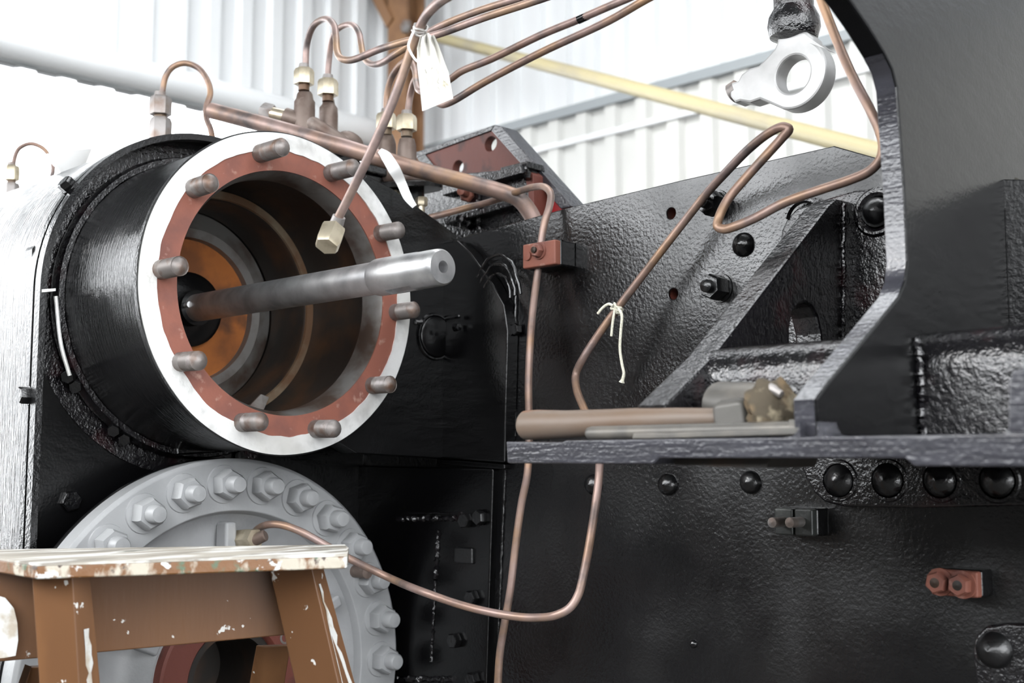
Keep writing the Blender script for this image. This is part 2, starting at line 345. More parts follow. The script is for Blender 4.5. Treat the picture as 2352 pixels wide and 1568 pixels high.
# ---------------- sheet casing round the cylinder block
cs = thing('cylinder_casing', z0(-.6, -.3, -1.3), 'glossy black sheet casing wrapped round the cylinder block beside the ladder', 'casing')
R1, R2 = .321, .316
def casing_path(R):
    pts = [V((0, R*math.cos(a), R*math.sin(a))) for a in [math.radians(60 + 120*i/40) for i in range(41)]]
    return pts + [V((0, -R, -z)) for z in (.05, .15, .3, .5, .8, 1.2)]
for nm, xa, xb, ro, ri, m in (('side_sheet', -1.6, XC - .02, R1, R2, 'black_brush'), ('edge_bead', XC - .02, XC, R1 + .0035, R2 - .003, 'black'), ('back_bead', XC - .045, XC - .030, R1 + .0025, R2, 'black')):
    A, B = casing_path(ro), casing_path(ri); n = len(A); vs = []
    for x in (xa, xb): vs += [O + p + V((x, 0, 0)) for p in A] + [O + p + V((x, 0, 0)) for p in B]
    fs = []
    for i in range(n-1): fs += [(i, i+1, 2*n+i+1, 2*n+i), (n+i+1, n+i, 3*n+i, 3*n+i+1), (i, n+i, n+i+1, i+1), (2*n+i+1, 3*n+i+1, 3*n+i, 2*n+i)]
    fs += [(0, 2*n, 3*n, n), (n-1, 2*n-1, 4*n-1, 3*n-1)]
    obj(nm, MB().add(vs, fs), m, cs)
obj('recess_ring', MB().lathe([(-.335, .262), (-.305, .262), (-.305, .318), (-.335, .318)], O, XA, 96, closed=True), 'black_peel', cs)
plate('end_panel', [(-.315, Z0 - 1.275), (.415, Z0 - 1.275), (.415, Z0 + .075), (.24, Z0 + .20), (0, Z0 + .30), (-.2, Z0 + .24), (-.315, Z0 + .075)], [circ2(0, Z0, .262, 64)], .03, (V((-.31, 0, 0)), YA, ZA), 'black_flat', cs)
obj('edge_clip', MB().prism([P(98, 664, X=XC + .004), P(128, 662, X=XC + .004), P(128, 668, X=XC + .004), P(98, 671, X=XC + .004)], (-.03, 0, 0)), 'silver', cs)
for (x, y) in ((137, 492), (67, 908)):
    p = P(x, y, Y=-.2 if y < 600 else -.322)
    if y < 600: p = z0(-.285, -.322*math.cos(.62), .322*math.sin(.62)); ax = V((0, -math.cos(.62), math.sin(.62)))
    else: ax = V((0, -1, 0))
    obj('casing_bolt', MB().hexnut(p, ax, .026, .018).lathe([(-.002, .017), (.003, .017), (.003, 0)], p, ax, 16), 'black', cs)
for (x, y, s) in ((160, 1150, .034), (424, 1056, .021), (480, 1052, .021), (538, 1050, .024), (447, 985, .024)):
    obj('panel_bolt', MB().hexnut(P(x, y, X=-.312), XA, s, .02 if s < .03 else .012, random.random()), 'black', cs)
obj('small_bracket', MB().prism([P(430, 960, X=-.27), P(475, 985, X=-.27), P(520, 1040, X=-.27), P(405, 1048, X=-.27), P(400, 990, X=-.27)], (-.045, 0, 0)), 'black', cs, bevel=.006)

# ---------------- valve spindle
vs_ = thing('valve_spindle', z0(.05, 0, -.03), 'bright steel valve spindle rod sticking out of the open valve chest', 'rod')
obj('shank', MB().lathe([(-.36, 0), (-.36, .0262), (.25, .0262), (.25, 0)], O, XA, 40), 'steel', vs_)
obj('end_sleeve', MB().lathe([(.246, .0262), (.2475, .0285), (.252, .0298), (.3, .0298), (.345, .0292), (.347, .0285), (.39, .0285), (.396, .0277), (.3995, .025), (.40, .0095), (.395, .0085), (.375, .006), (.375, 0)], O, XA, 48), 'steel', vs_)
sleeve = next(c for c in vs_.children if c.name.startswith('end_sleeve'))
cut = bpy.data.objects.new('tmp', MB().box(z0(.312, -.0085, -.0264), (.058, .013, .016), Matrix.Rotation(.32, 3, 'X')).mesh('tmp', V(vs_.location))); col.objects.link(cut); cut.location = vs_.location
bo = sleeve.modifiers.new('slot', 'BOOLEAN'); bo.operation = 'DIFFERENCE'; bo.object = cut; bo.solver = 'EXACT'
dg = bpy.context.evaluated_depsgraph_get(); dg.update()
cm = bpy.data.meshes.new_from_object(sleeve.evaluated_get(dg)); sleeve.modifiers.clear(); sleeve.data = cm
if not cm.materials: cm.materials.append(M['steel'])
cm.set_sharp_from_angle(angle=math.radians(38)); bpy.data.objects.remove(cut)
obj('rear_collar', MB().lathe([(-.315, .026), (-.315, .034), (-.295, .034), (-.295, .026)], O, XA, 32, closed=True), 'black_flat', vs_)

# ================================================================ CYLINDER COVER
LC = z0(-.1016, 0, -.6717); LR, LP, LS2 = .3418, 2.34146, .235824
cc = thing('cylinder_cover', LC + V((-.06, 0, -.39)), 'round grey painted cylinder cover ringed with hex nuts below the valve chest', 'cylinder cover')
XB = -.052                                      # flange face behind the nut tips
obj('cover_flange', MB().lathe([(XB - .05, .385), (XB - .006, .387), (XB, .381), (XB, .294), (XB - .02, .286), (XB - .05, .286)], LC, XA, 160, closed=True), 'grey', cc, bevel=.002)
obj('cover_gasket', MB().lathe([(XB - .075, .380), (XB - .052, .3875), (XB - .05, .386), (XB - .05, .30), (XB - .075, .3)], LC, XA, 120, closed=True), 'black_flat', cc)
obj('cover_dish', MB().lathe([(XB - .012, .290), (XB - .032, .278), (XB - .045, .25), (XB - .046, .20), (XB - .03, .165), (XB - .005, .15), (XB - .005, .13), (XB - .06, .13), (XB - .06, .29)], LC, XA, 128, closed=True), 'grey', cc)
obj('gland_flange', MB().lathe([(XB - .02, .146), (XB + .016, .146), (XB + .02, .142), (XB + .02, .096), (XB + .012, .09), (XB - .02, .09)], LC, XA, 96, closed=True), 'primer_dark', cc)
obj('gland_bore', MB().lathe([(XB + .006, .092), (XB + .006, .076), (XB - .15, .074), (XB - .15, 0), (XB - .16, 0), (XB - .16, .092)], LC, XA, 64, closed=True), 'bore', cc)
for a in (PI*.5, PI*.86, PI*.14, -PI*.5, PI*1.14, -PI*.14):
    e = V((0, math.cos(a), math.sin(a))); u = V((0, -math.sin(a), math.cos(a))); m_ = LC + e*.212 + V((XB - .04, 0, 0))
    obj('cover_rib', MB().prism([m_ - e*.065 - u*.012, m_ + e*.062 - u*.012, m_ + e*.062 + u*.012, m_ - e*.065 + u*.012], (.036, 0, 0)), 'grey', cc, bevel=.006)
for da in (.55, 1.9, 3.3, 4.6, 5.8):
    obj('gland_stud_hole', MB().lathe([(XB + .0185, .009), (XB + .0207, .012), (XB + .0207, .008), (XB + .005, .008)], LC + V((0, .12*math.cos(da), .12*math.sin(da))), XA, 16), 'lip', cc)
for k in range(-3, 23):
    a = LP - k*LS2; p = LC + V((XB, LR*math.cos(a), LR*math.sin(a))); j = random.random()
    nn = obj('cover_nut', MB().lathe([(0, .0), (0, .0345), (.003, .0335), (.004, .026)], p, XA, 28).hexnut(p + V((.003, 0, 0)), XA, .0475, .027, j, .96), 'grey', cc)
    obj('stud_end', MB().lathe([(.02, .0), (.02, .0158), (.049, .0158), (.053, .013), (.054, 0)], p, XA, 20), 'grey', nn)
# drain bush at the edge
p = P(822, 1312, X=LC.x + XB + .01)
obj('edge_dowel', MB().lathe([(-.01, 0), (-.01, .012), (.03, .012), (.032, 0)], p, XA, 16), 'brown_steel', cc)
# oil fitting on the cover
p = P(563, 1243, X=LC.x + XB + .0)
ft = thing('oil_union', p, 'small brown brass oil union on the grey cylinder cover', 'pipe fitting')
obj('hex_base', MB().hexnut(p + V((-.03, 0, 0)), V((1, .05, .1)), .036, .06), 'brass', ft)
obj('neck', MB().lathe([(0, .011), (.022, .0105), (.024, .008)], p + V((.024, .004, .003)), V((.8, .45, .42)), 16), 'brown_steel', ft)

# ================================================================ FRAME
YF = .42
def PF(px, py, d=0.): return P(px, py, Y=YF - d)
fr = thing('frame_plate', z0(.6, YF, -1.0), 'long glossy black main frame plate behind the copper pipes', 'frame plate')
top = [PF(1060, 545), PF(1300, 478), PF(1560, 415), PF(1915, 335), PF(2040, 370), PF(2200, 408), PF(2600, 420)]
ol = [(p.x, p.z) for p in top] + [(1.9, Z0 - .95), (-.5, Z0 - .95), (-.5, Z0 + .12)]
hl = [circ2(PF(*h).x, PF(*h).z, .0095, 20) for h in ((1541, 490), (1546, 675))]
plate('plate', ol, hl, .03, (V((0, YF, 0)), XA, ZA), 'black', fr, bevel=.0015)
for h in ((1541, 490), (1546, 675)):
    c = PF(*h); obj('bolt_hole', MB().lathe([(.004, .0094), (.029, .0094), (.029, 0), (.031, 0), (.031, .0098), (.004, .0098)], c, YA, 20, closed=True), 'primer_dark', fr)
def rivet(px, py, r, h, m='black', d=0., name='rivet', cone=False, parent=None):
    c = PF(px, py, d)
    prof = [(0, 0), (0, r), (h*.25, r*.95), (h*.6, r*.68), (h*.88, r*.34), (h, 0)] if cone else [(0, 0), (0, r), (h*.3, r*.96), (h*.62, r*.78), (h*.87, r*.47), (h, 0)]
    return obj(name, MB().lathe(prof, c, -YA, 28), m, parent or fr)
for (x, y) in ((1365, 1112), (1535, 1112), (1725, 1107)): rivet(x, y, .0185, .017)
rivet(1708, 562, .020, .018, cone=True); rivet(1593, 1478, .007, .006)
def stud_nut(px, py, af, h):
    c = PF(px, py); nn = obj('frame_nut', MB().lathe([(0, 0), (0, af*.66), (.003, af*.64), (.003, 0)], c, -YA, 24).hexnut(c - YA*.003, -YA, af, h, random.random()), 'black', fr)
    obj('stud_end', MB().lathe([(h, 0), (h, af*.30), (h + .012, af*.29), (h + .015, af*.2), (h + .016, 0)], c, -YA, 18), 'black', nn)
stud_nut(1648, 470, .037, .032); stud_nut(1655, 662, .037, .030)
# lower doubler with countersunk cone rivets
dp = [PF(x, y, .016) for x, y in ((1826, 1030), (1850, 1098), (1868, 1130), (1892, 1152), (1935, 1163), (2100, 1166), (2420, 1160), (2420, 1030))]
obj('doubler_plate', MB().prism(dp, (0, .016, 0)), 'black_peel', fr, bevel=.004)
for x in (1927, 2040, 2160, 2292): 
    r_ = rivet(x, 1103, .0235, .017, 'black', .016, cone=True)
    c = PF(x, 1103, .016); obj('rivet_ring', MB().lathe([(0, .0235), (.003, .025), (.003, .029), (0, .031)], c, -YA, 28), 'black_peel', r_)
# boss and rivet at the lower right
bs = [PF(x, y, .02) for x, y in ((2232, 1500), (2238, 1462), (2262, 1436), (2310, 1430), (2420, 1432), (2420, 1640), (2250, 1640), (2236, 1545))]
obj('boss_plate', MB().prism(bs, (0, .02, 0)), 'black_peel', fr, bevel=.006)
rivet(2284, 1492, .024, .022, 'black', .02, cone=True)
# doubler under the motion bracket foot
dp = [PF(x, y, .014) for x, y in ((1795, 528), (1808, 500), (1830, 478), (1900, 455), (1960, 437), (2060, 426), (2260, 410), (2260, 1060), (1690, 1060), (1780, 640))]
obj('bracket_foot_plate', MB().prism(dp, (0, .014, 0)), 'black_peel', fr, bevel=.004)
r_ = rivet(2014, 487, .0225, .022, 'black', .014, cone=True)
obj('rivet_ring', MB().lathe([(0, .024), (.004, .029), (.004, .033), (0, .037)], PF(2014, 487, .014), -YA, 28), 'black_peel', r_)
obj('weld_ring', MB().lathe([(0, .026), (.006, .029), (.006, .033), (0, .037)], PF(1848, 505, .014), -YA, 24, a0=.6*PI, a1=1.7*PI), 'black_peel', fr)

# ---- cylinder block flange and end plate between valve chest and frame
eb = thing('cylinder_end_plate', z0(-.05, .3, -.9), 'black sloping-topped end plate between the valve chest and the frame', 'plate')
XE = -.03
pe = [P(x, y, X=XE) for x, y in ((842, 402), (900, 432), (1050, 540), (1046, 640), (1036, 760), (1022, 1052), (820, 1040))]
a_b, a_t = -1.15, math.atan2(pe[0].z - Z0, pe[0].y)
pe += [z0(XE, .264*math.cos(a), .264*math.sin(a)) for a in [a_b + (a_t - a_b)*i/24 for i in range(25)]]
plate('plate', [(p.y, p.z) for p in pe], [], .05, (V((XE, 0, 0)), YA, ZA), 'black_flat', eb, bevel=.0015)
obj('blanking_disc', MB().lathe([(0, 0), (0, .0405), (.006, .0395), (.008, .036), (.008, 0)], P(998, 773, X=XE), XA, 36), 'black_flat', eb)
obj('disc_bead', MB().lathe([(0, .040), (.005, .042), (.005, .045), (0, .047)], P(998, 773, X=XE), XA, 36), 'black', eb)
mb = MB(); weld(mb, P(948, 738, X=XE), P(975, 742, X=XE), .006); obj('weld_bead', mb, 'black', eb)
for x, y in ((1045, 752), (1065, 765), (1085, 778), (1046, 727), (1066, 735), (1086, 748)): obj('bolt_end', MB().lathe([(0, 0), (0, .008 if y > 750 else .004), (.012, .007 if y > 750 else .004), (.014, 0)], P(x, y, X=.02), XA, 12), 'black', eb)
fl = [P(x, y, Y=YF - .03) for x, y in ((1050, 552), (1080, 580), (1130, 650), (1158, 700), (1166, 760), (1158, 1062), (1000, 1050), (1000, 560))]
obj('frame_flange', MB().prism(fl, (0, .03, 0)), 'black_flat', eb, bevel=.003)
for k, (r_) in enumerate((.04, .052, .064)):
    c = P(1140, 700, Y=YF - .028); pts = [c + V((r_*math.cos(a), 0, r_*1.5*math.sin(a))) for a in [PI*(.05 + .75*i/12) for i in range(13)]]
    obj('weld_run', MB().tube(wobble(pts, .0012), [.0032*random.uniform(.7, 1.3) for _ in pts], 8), 'black', eb)
mb = MB(); weld(mb, P(1160, 700, Y=YF - .004), P(1150, 1010, Y=YF - .004), .0035, .012); obj('weld_seam', mb, 'black', eb)
mb = MB(); weld(mb, P(1186, 640, Y=YF - .002), P(1182, 1000, Y=YF - .002), .003, .02); obj('weld_seam', mb, 'black', eb)
for x, y in ((1165, 750), (1190, 757)): obj('flange_bolt', MB().hexnut(P(x, y, Y=YF - .005), -YA, .02, .012, random.random()), 'black', eb)

# ---- lower back casting right of the cylinder cover
lb = thing('cylinder_back_casting', z0(-.2, .38, -1.0), 'dark oily casting with rough weld beads beside the grey cylinder cover', 'casting')
XL = -.215
YL = YF - .016
obj('casting_face', MB().prism([P(690, 1066, Y=YL), P(1132, 1076, Y=YL), P(1112, 1700, Y=YL), P(690, 1700, Y=YL)], (0, .02, 0)), 'black_flat', lb, bevel=.003)
obj('ledge_strip', MB().prism([P(1000, 1052, Y=YL), P(1158, 1064, Y=YL), P(1158, 1078, Y=YL), P(1000, 1066, Y=YL)], (0, .02, 0)), 'black_flat', lb, bevel=.003)
for a, b, r_ in (((912, 1192), (1056, 1190), .006), ((1007, 1218), (1000, 1330), .005), ((1000, 1330), (990, 1520), .003), ((915, 1558), (1044, 1560), .006), ((930, 1178), (1060, 1178), .002)):
    mb = MB(); weld(mb, P(*a, Y=YL - .001), P(*b, Y=YL - .001), r_, .007); obj('weld_bead', mb, 'black_peel', lb)
obj('flat_pad', MB().box(P(1068, 1275, Y=YL), (.05, .012, .03)), 'black', lb, bevel=.003)
for x, y in ((1075, 1195), (1108, 1188), (1090, 1372), (1050, 1470), (1092, 1560)):
    obj('casting_bolt', MB().hexnut(P(x, y, Y=YL), -YA, .026, .016, random.random()), 'black', lb)
for x in (1133, 1160):
    mb = MB(); weld(mb, P(x, 1080, Y=YF - .002), P(x - 18, 1500, Y=YF - .002), .0022, .014); obj('weld_seam', mb, 'black', lb)

# ================================================================ MOTION BRACKET
mo = thing('motion_bracket', z0(.95, .1, -.29), 'heavy black cast motion bracket with shelf bolted to the frame plate', 'bracket')
XAf, TA = .85, .042
wa = [(-.045, -.262), (-.055, -.222), (.048, -.157), (.342, .079), (.365, .092), (.42, .094), (.42, -.262)]
hole = [(.228, -.262 + .03), (.228, -.11), (.236, -.087), (.252, -.074), (.269, -.070), (.286, -.074), (.300, -.087), (.309, -.11), (.309, -.232)]
plate('inner_web', [(y, z + Z0) for y, z in wa], [[(y, z + Z0) for y, z in hole]], TA, (V((XAf, 0, 0)), YA, ZA), 'black_peel', mo, bevel=.004)
mb = MB(); weld(mb, P(1938, 470, X=XAf + .002), P(1936, 790, X=XAf + .002), .004, .007); obj('weld_seam', mb, 'black_peel', mo)
# rounded tube between the webs
def round_bar(x0, x1, y0_, zt, zb, r, y1):
    sec = [(y1, zb), (y0_, zb)] + [(y0_ + r - r*math.cos(a), zt - r + r*math.sin(a)) for a in [PI/2*i/8 for i in range(9)]] + [(y1, zt)]
    return MB().prism([V((x0, y, z + Z0)) for y, z in sec], (x1 - x0, 0, 0))
obj('cross_tube', round_bar(XAf - .01, 1.05, .030, -.146, -.262, .045, YF), 'black_peel', mo)
obj('outer_tube', round_bar(1.06, 1.42, .150, -.132, -.262, .05, YF), 'black_peel', mo)
XB2, TB = 1.07, .028
wb = [(-.085, -.262), (-.087, -.224), (-.064, -.207), (.034, -.144), (.104, -.098), (.121, -.078), (.128, -.054), (.126, .023), (.121, .085), (.115, .153), (.105, .172), (.086, .187), (.05, .208), (.013, .226), (-.04, .247), (-.10, .262), (-.10, .45), (1.5, .45), (1.5, .10), (.46, .10), (.46, .10), (.42, .05), (.42, -.262)]
plate('outer_web', [(y, z + Z0) for y, z in wb], [], TB, (V((XB2, 0, 0)), YA, ZA), 'black_flat', mo, bevel=.003)
ed = [V((XB2 - TB/2, y - .0015, z + Z0)) for y, z in wb[:13]]
# flame-cut edge lining the outer web
vsx = []; fsx = []
for y, z in wb[:12]:
    for x in (XB2 - TB + .002, XB2 - .002): vsx.append(V((x, y - .0008, z + Z0 - .0004)))
for i in range(11): fsx.append((2*i, 2*i+1, 2*i+3, 2*i+2))
obj('web_edge', MB().add(vsx, fsx), 'black_edge', mo)
mb = MB(); weld(mb, P(2106, 775, X=XB2 + .003), P(2122, 1000, X=XB2 + .003), .0055, .006); obj('weld_seam', mb, 'black_peel', mo)
# shelf with a relieved lower edge
def SX(px): return P(px, 1040, Y=-.1).x
zt, zb = Z0 - .263, Z0 - .2915
sh = [(SX(1162), zt - .0005), (SX(1165), zb + .001), (SX(1170), zb), (SX(1500), zb), (SX(1512), zb + .0065), (SX(2078), zb + .0065), (SX(2098), zb - .001), (1.45, zb - .001), (1.45, zt), (SX(1300), zt), (SX(1290), zt - .002)]
obj('shelf', MB().prism([V((x, -.1, z)) for x, z in sh], (0, .30, 0)), 'black_edge', mo, bevel=.002)
obj('shelf_underside', MB().prism([V((SX(1512), -.07, zb + .008)), V((SX(1512), -.07, zb - .001)), V((SX(1690), -.07, zb - .004)), V((SX(1725), -.07, zb - .003)), V((SX(1735), -.07, zb + .008))], (0, .1, 0)), 'bore', mo)
# fillets at the post foot and the post at the far right
for px, sg in ((1838, -1), (1877, 1)):
    c = P(px, 1003, Y=-.099); r_ = .015
    pts = [V((c.x, -.0995, zt - .002))] + [V((c.x + sg*(r_ - r_*math.sin(a)), -.0995, zt + r_ - r_*math.cos(a))) for a in [PI/2*i/6 for i in range(7)]]
    pts = [V((c.x, -.0995, zt - .002)), V((c.x, -.0995, zt + r_))] + [V((c.x + sg*(r_ - r_*math.cos(a)), -.0995, zt + r_ - r_*math.sin(a))) for a in [PI/2*i/6 for i in range(1, 7)]] + [V((c.x + sg*r_, -.0995, zt - .002))]
    obj('fillet', MB().prism(pts, (0, .04, 0)), 'black_edge', mo)
pr = [P(x, y, Y=-.098) for x, y in ((2275, 1006), (2300, 1000), (2316, 985), (2318, 880), (2326, 850), (2400, 835), (2400, 1010))]
obj('right_post', MB().prism(pr, (0, .12, 0)), 'black_edge', mo, bevel=.004)

# ================================================================ TOOLS ON THE SHELF
YH = -.045
hm = thing('hammer', V((SX(1450), YH, zt)), 'wooden handled hammer with a battered grey head lying on the shelf', 'hammer')
ctr = [(1203, 976, 30, -.05), (1209, 976, 33.5, -.05), (1235, 975, 34.5, -.05), (1300, 974, 32, -.05), (1400, 969, 30, -.05), (1470, 966, 30, -.05), (1560, 962, 26, -.05), (1640, 960, 23.5, -.05), (1690, 958, 26, -.05), (1712, 958, 28, -.05)]
pts = [P(x, y, Y=Y) for x, y, r, Y in ctr]; rs = [r*(p - CAM).dot(fwd)/F for p, (x, y, r, Y) in zip(pts, ctr)]
pts[0] = pts[1].lerp(pts[0], .6)
hp, hr = [], []
for i in range(len(pts)-1):
    for j in range(5): hp.append(pts[i].lerp(pts[i+1], j/5)); hr.append(rs[i] + (rs[i+1]-rs[i])*(j/5))
hp.append(pts[-1]); hr.append(rs[-1])
hp = [pts[0] + V((-.0015, 0, 0))] + hp; hr = [rs[0]*.8] + hr
obj('handle', MB().tube(hp, hr, 24), 'handle', hm)
hc = P(1722, 940, Y=-.03)
obj('head', MB().lathe([(-.075, 0), (-.075, .022), (-.07, .0265), (-.02, .030), (.02, .030), (.032, .027), (.034, 0)], hc + V((.0, .02, .001)), V((.74, -.18, -.10)), 20), 'oily', hm, bevel=.002)
obj('eye_cheek', MB().box(P(1695, 955, Y=-.045), (.045, .045, .038), Matrix.Rotation(-.1, 3, 'Y')), 'oily', hm, bevel=.01)
# battered striking face
crj = lambda k, t: .0085*noise.noise(V((math.cos(t)*2.2 + k*.5, math.sin(t)*2.2, 3.))) + .005*noise.noise(V((math.cos(t)*6, math.sin(t)*6 + k, 1.)))
obj('battered_face', MB().lathe([(-.016, .0), (-.016, .030), (-.010, .033), (-.002, .036), (.004, .0345), (.008, .028), (.009, .014), (.008, 0)], P(1783, 936, Y=-.045), V((.86, -.34, .30)), 40, rj=crj), 'crust', hm)
obj('burr', MB().tube([P(1738, 893, Y=-.05), P(1752, 886, Y=-.05), P(1772, 893, Y=-.05), P(1795, 906, Y=-.05)], [.002, .0045, .006, .0045], 8, smooth=4), 'steel_dull', hm)
# two bars in front of the hammer
p0, p1 = P(1356, 990, Y=-.075), P(1822, 987, Y=-.075)
dd = (p1-p0)
b1 = thing('steel_drift', V((p0.x + .1, -.075, zt)), 'round grey steel drift with rounded end lying beside the hammer', 'steel bar')
zc = zt + .0085
q0, q1 = V((p0.x, -.078, zc)), V((SX(1836), -.078, zc + .0005))
obj('shaft', MB().tube([q0 + V((-.003, 0, 0)), q0, q0 + V((.006, 0, 0)), q0.lerp(q1, .5), q1], [.004, .0072, .0085, .0082, .0080], 16), 'oily', b1)
obj('shoulder', MB().box(V((SX(1818), -.078, zc + .002)), (.026, .015, .014), Matrix.Rotation(.12, 3, 'Y')), 'oily', b1, bevel=.002)
b2 = thing('flat_steel_bar', V((SX(1600), -.094, zt)), 'thin flat grey steel bar at the front edge of the black shelf', 'steel bar')
obj('bar', MB().prism([V((SX(1447), -.097, zt)), V((SX(1447) + .002, -.097, zt + .0072)), V((SX(1500), -.097, zt + .0075)), V((SX(1520), -.097, zt + .0068)), V((SX(1836), -.097, zt + .0095)), V((SX(1836), -.097, zt + .002)), V((SX(1520), -.097, zt))], (0, .009, 0)), 'oily', b2, bevel=.0018)

# ================================================================ COPPER PIPES
def PD(l, k=7): return spline([P(x, y, D=d) for x, y, d in l], k)
def DY(px, py, Y): return (P(px, py, Y=Y) - CAM).dot(fwd)
def pipe(name, pts, r, m, label, n=12):
    return obj(name, MB().tube(pts, r, n), m, label=label, cat='pipe')
# pipe hanging in front of the open bore
lo = [(771, 512, 1.72), (800, 455, 1.70), (850, 352, 1.66), (905, 226, 1.64), (940, 128, 1.63), (957, 80, 1.62), (975, 42, 1.60), (1003, 10, 1.56), (1040, -14, 1.52), (1120, -50, 1.45)]
hp_ = thing('hanging_copper_pipe', P(755, 560, D=1.72), 'copper pipe hanging down in front of the bore with a loose brass nut', 'pipe')
obj('tube', MB().tube(PD(lo), .0066, 14), 'copper_pale', hp_)
a, b = P(779, 497, D=1.715), P(750, 580, D=1.735); ax = (b-a).normalized()
obj('ferrule', MB().lathe([(0, .0068), (.0, .0095), (.018, .0108), (.022, .0105)], a, ax, 18), 'steel_dull', hp_)
obj('union_nut', MB().hexnut(P(766, 525, D=1.72), (P(744, 581, D=1.69) - P(766, 525, D=1.72)), .0335, .036, .35), 'brass', hp_)
# oil pipes from the four unions
pipe('oil_pipe', PD([(702, 165, 2.40), (702, 150, 2.40), (705, 102, 2.40), (719, 61, 2.37), (746, 44, 2.33), (767, 58, 2.28), (772, 88, 2.25), (774, 116, 2.22), (783, 134, 2.19), (806, 138, 2.17), (872, 113, 2.11), (933, 95, 2.05), (1001, 80, 2.02), (1110, 41, 1.97), (1236, 0, 1.92), (1330, -32, 1.88)]), .0066, 'copper_pale', 'looped copper oil pipe from the tallest left union crossing behind the paper tag')
pipe('oil_pipe', PD([(753, 190, 2.46), (753, 173, 2.46), (756, 136, 2.46), (761, 99, 2.45), (771, 72, 2.43), (787, 60, 2.41), (808, 57, 2.38), (824, 75, 2.34), (830, 105, 2.31), (836, 132, 2.28), (852, 147, 2.25), (872, 146, 2.22), (906, 126, 2.16), (933, 109, 2.14), (995, 68, 2.10), (1093, 27, 2.04), (1192, -4, 1.98), (1290, -34, 1.93)]), .0062, 'copper_pale', 'looped copper oil pipe from the second union dipping under its neighbour')
tp3 = PD([(886, 270, 2.50), (887, 255, 2.50), (889, 218, 2.50), (899, 180, 2.49), (920, 149, 2.46), (940, 140, 2.43), (953, 160, 2.40), (957, 190, 2.35), (967, 209, 2.29), (990, 208, 2.27), (1035, 181, 2.24), (1059, 164, 2.22), (1127, 136, 2.18), (1246, 79, 2.10), (1331, 44, 2.04), (1400, 14, 2.0), (1500, -28, 1.95)])
t = thing('oil_pipe', tp3[0], 'dark copper oil pipe with a black taped patch running above its twin', 'pipe')
obj('tube', MB().tube(tp3, .0068, 12), 'copper', t)
a, b = P(1328, 46, D=2.04), P(1350, 36, D=2.03)
obj('tape_patch', MB().tube([a, b], .0074, 12), 'black_flat', t)
pipe('oil_pipe', PD([(936, 275, 2.46), (937, 262, 2.46), (942, 221, 2.46), (950, 190, 2.44), (966, 166, 2.40), (984, 165, 2.34), (992, 190, 2.25), (997, 225, 2.24), (1014, 240, 2.22), (1036, 234, 2.20), (1110, 190, 2.15), (1246, 119, 2.06), (1400, 47, 1.98), (1482, 0, 1.94), (1560, -40, 1.9)]), .0068, 'copper', 'lower copper oil pipe rising from behind the paper tag to the roof')
# hook pipes on the left
pipe('oil_pipe', PD([(372, 228, 2.5), (374, 205, 2.5), (381, 175, 2.5), (397, 154, 2.5), (425, 145, 2.5), (455, 156, 2.5), (476, 184, 2.49), (483, 215, 2.48), (474, 245, 2.47), (474, 270, 2.46), (484, 298, 2.44), (490, 330, 2.42)]), .0062, 'copper', 'hook shaped copper oil pipe on the hexagon union above the casing')
pipe('oil_pipe', PD([(31, 390, 3.1), (33, 365, 3.1), (44, 341, 3.1), (70, 330, 3.1), (98, 340, 3.1), (117, 365, 3.1), (122, 385, 3.1), (118, 412, 3.1), (116, 450, 3.1)]), .006, 'copper', 'small far copper oil pipe loop beyond the valve casing')
# thick steam pipe above the rim
bigp = [(486, 254, 2.44), (600, 284, 2.38), (720, 318, 2.32), (800, 341, 2.29), (900, 372, 2.29), (1000, 400, 2.32), (1100, 426, 2.35), (1160, 443, 2.36), (1190, 456, 2.36), (1212, 480, 2.36), (1228, 510, 2.36), (1240, 560, 2.36)]
o = pipe('steam_pipe', PD(bigp), .0165, 'copper', 'thick copper steam pipe sloping across above the silver rim', 20)
# pipe through the red clamp down the frame
yp = .375
l = [(985, 500, 2.42), (1040, 486, 2.42), (1076, 476, 2.42), (1110, 468, 2.41), (1151, 455, 2.38), (1195, 438, 2.33), (1229, 429, 2.28), (1252, 430, 2.24), (1265, 446, 2.21), (1262, 474, 2.19)]
l += [(x, y, DY(x, y, Y)) for x, y, Y in ((1251, 510, .39), (1243, 555, .385), (1239, 600, .385), (1233, 640, .38), (1223, 720, .36), (1217, 800, .345), (1214, 880, .34), (1215, 960, .34), (1215, 1020, .34), (1211, 1090, .335), (1198, 1155, .335), (1185, 1246, .33), (1172, 1355, .325), (1159, 1431, .32), (1148, 1502, .32), (1142, 1600, .32))]
pipe('frame_pipe', PD(l), .0068, 'copper', 'vertical copper pipe held by the red clamp and running down the frame')
# the long bent pipe from the cylinder cover up past the string
l = [(1872, -40, .30), (1890, 10, .30), (1925, 100, .30), (1958, 175, .29), (2000, 255, .28), (2020, 300, .28), (2028, 335, .28), (2022, 365, .28), (1998, 392, .28), (1955, 412, .28), (1880, 437, .27), (1800, 466, .26), (1735, 500, .25), (1690, 519, .24), (1663, 526, .24), (1648, 519, .24), (1652, 498, .24), (1672, 458, .25), (1710, 412, .26), (1755, 362, .27), (1795, 318, .28), (1812, 297, .28), (1800, 291, .28), (1770, 303, .29), (1722, 340, .31), (1668, 395, .34), (1625, 442, .365), (1580, 498, .37), (1520, 575, .365), (1470, 640, .36), (1415, 712, .35), (1372, 772, .34), (1340, 822, .33), (1323, 858, .33), (1324, 892, .32), (1340, 935, .31), (1362, 985, .30), (1376, 1040, .30), (1376, 1090, .30), (1369, 1150, .29), (1356, 1235, .28), (1342, 1310, .26), (1328, 1366, .25), (1308, 1396, .24), (1278, 1412, .23)]
l = [(x, y, DY(x, y, Y)) for x, y, Y in l]
d0 = l[-1][2]
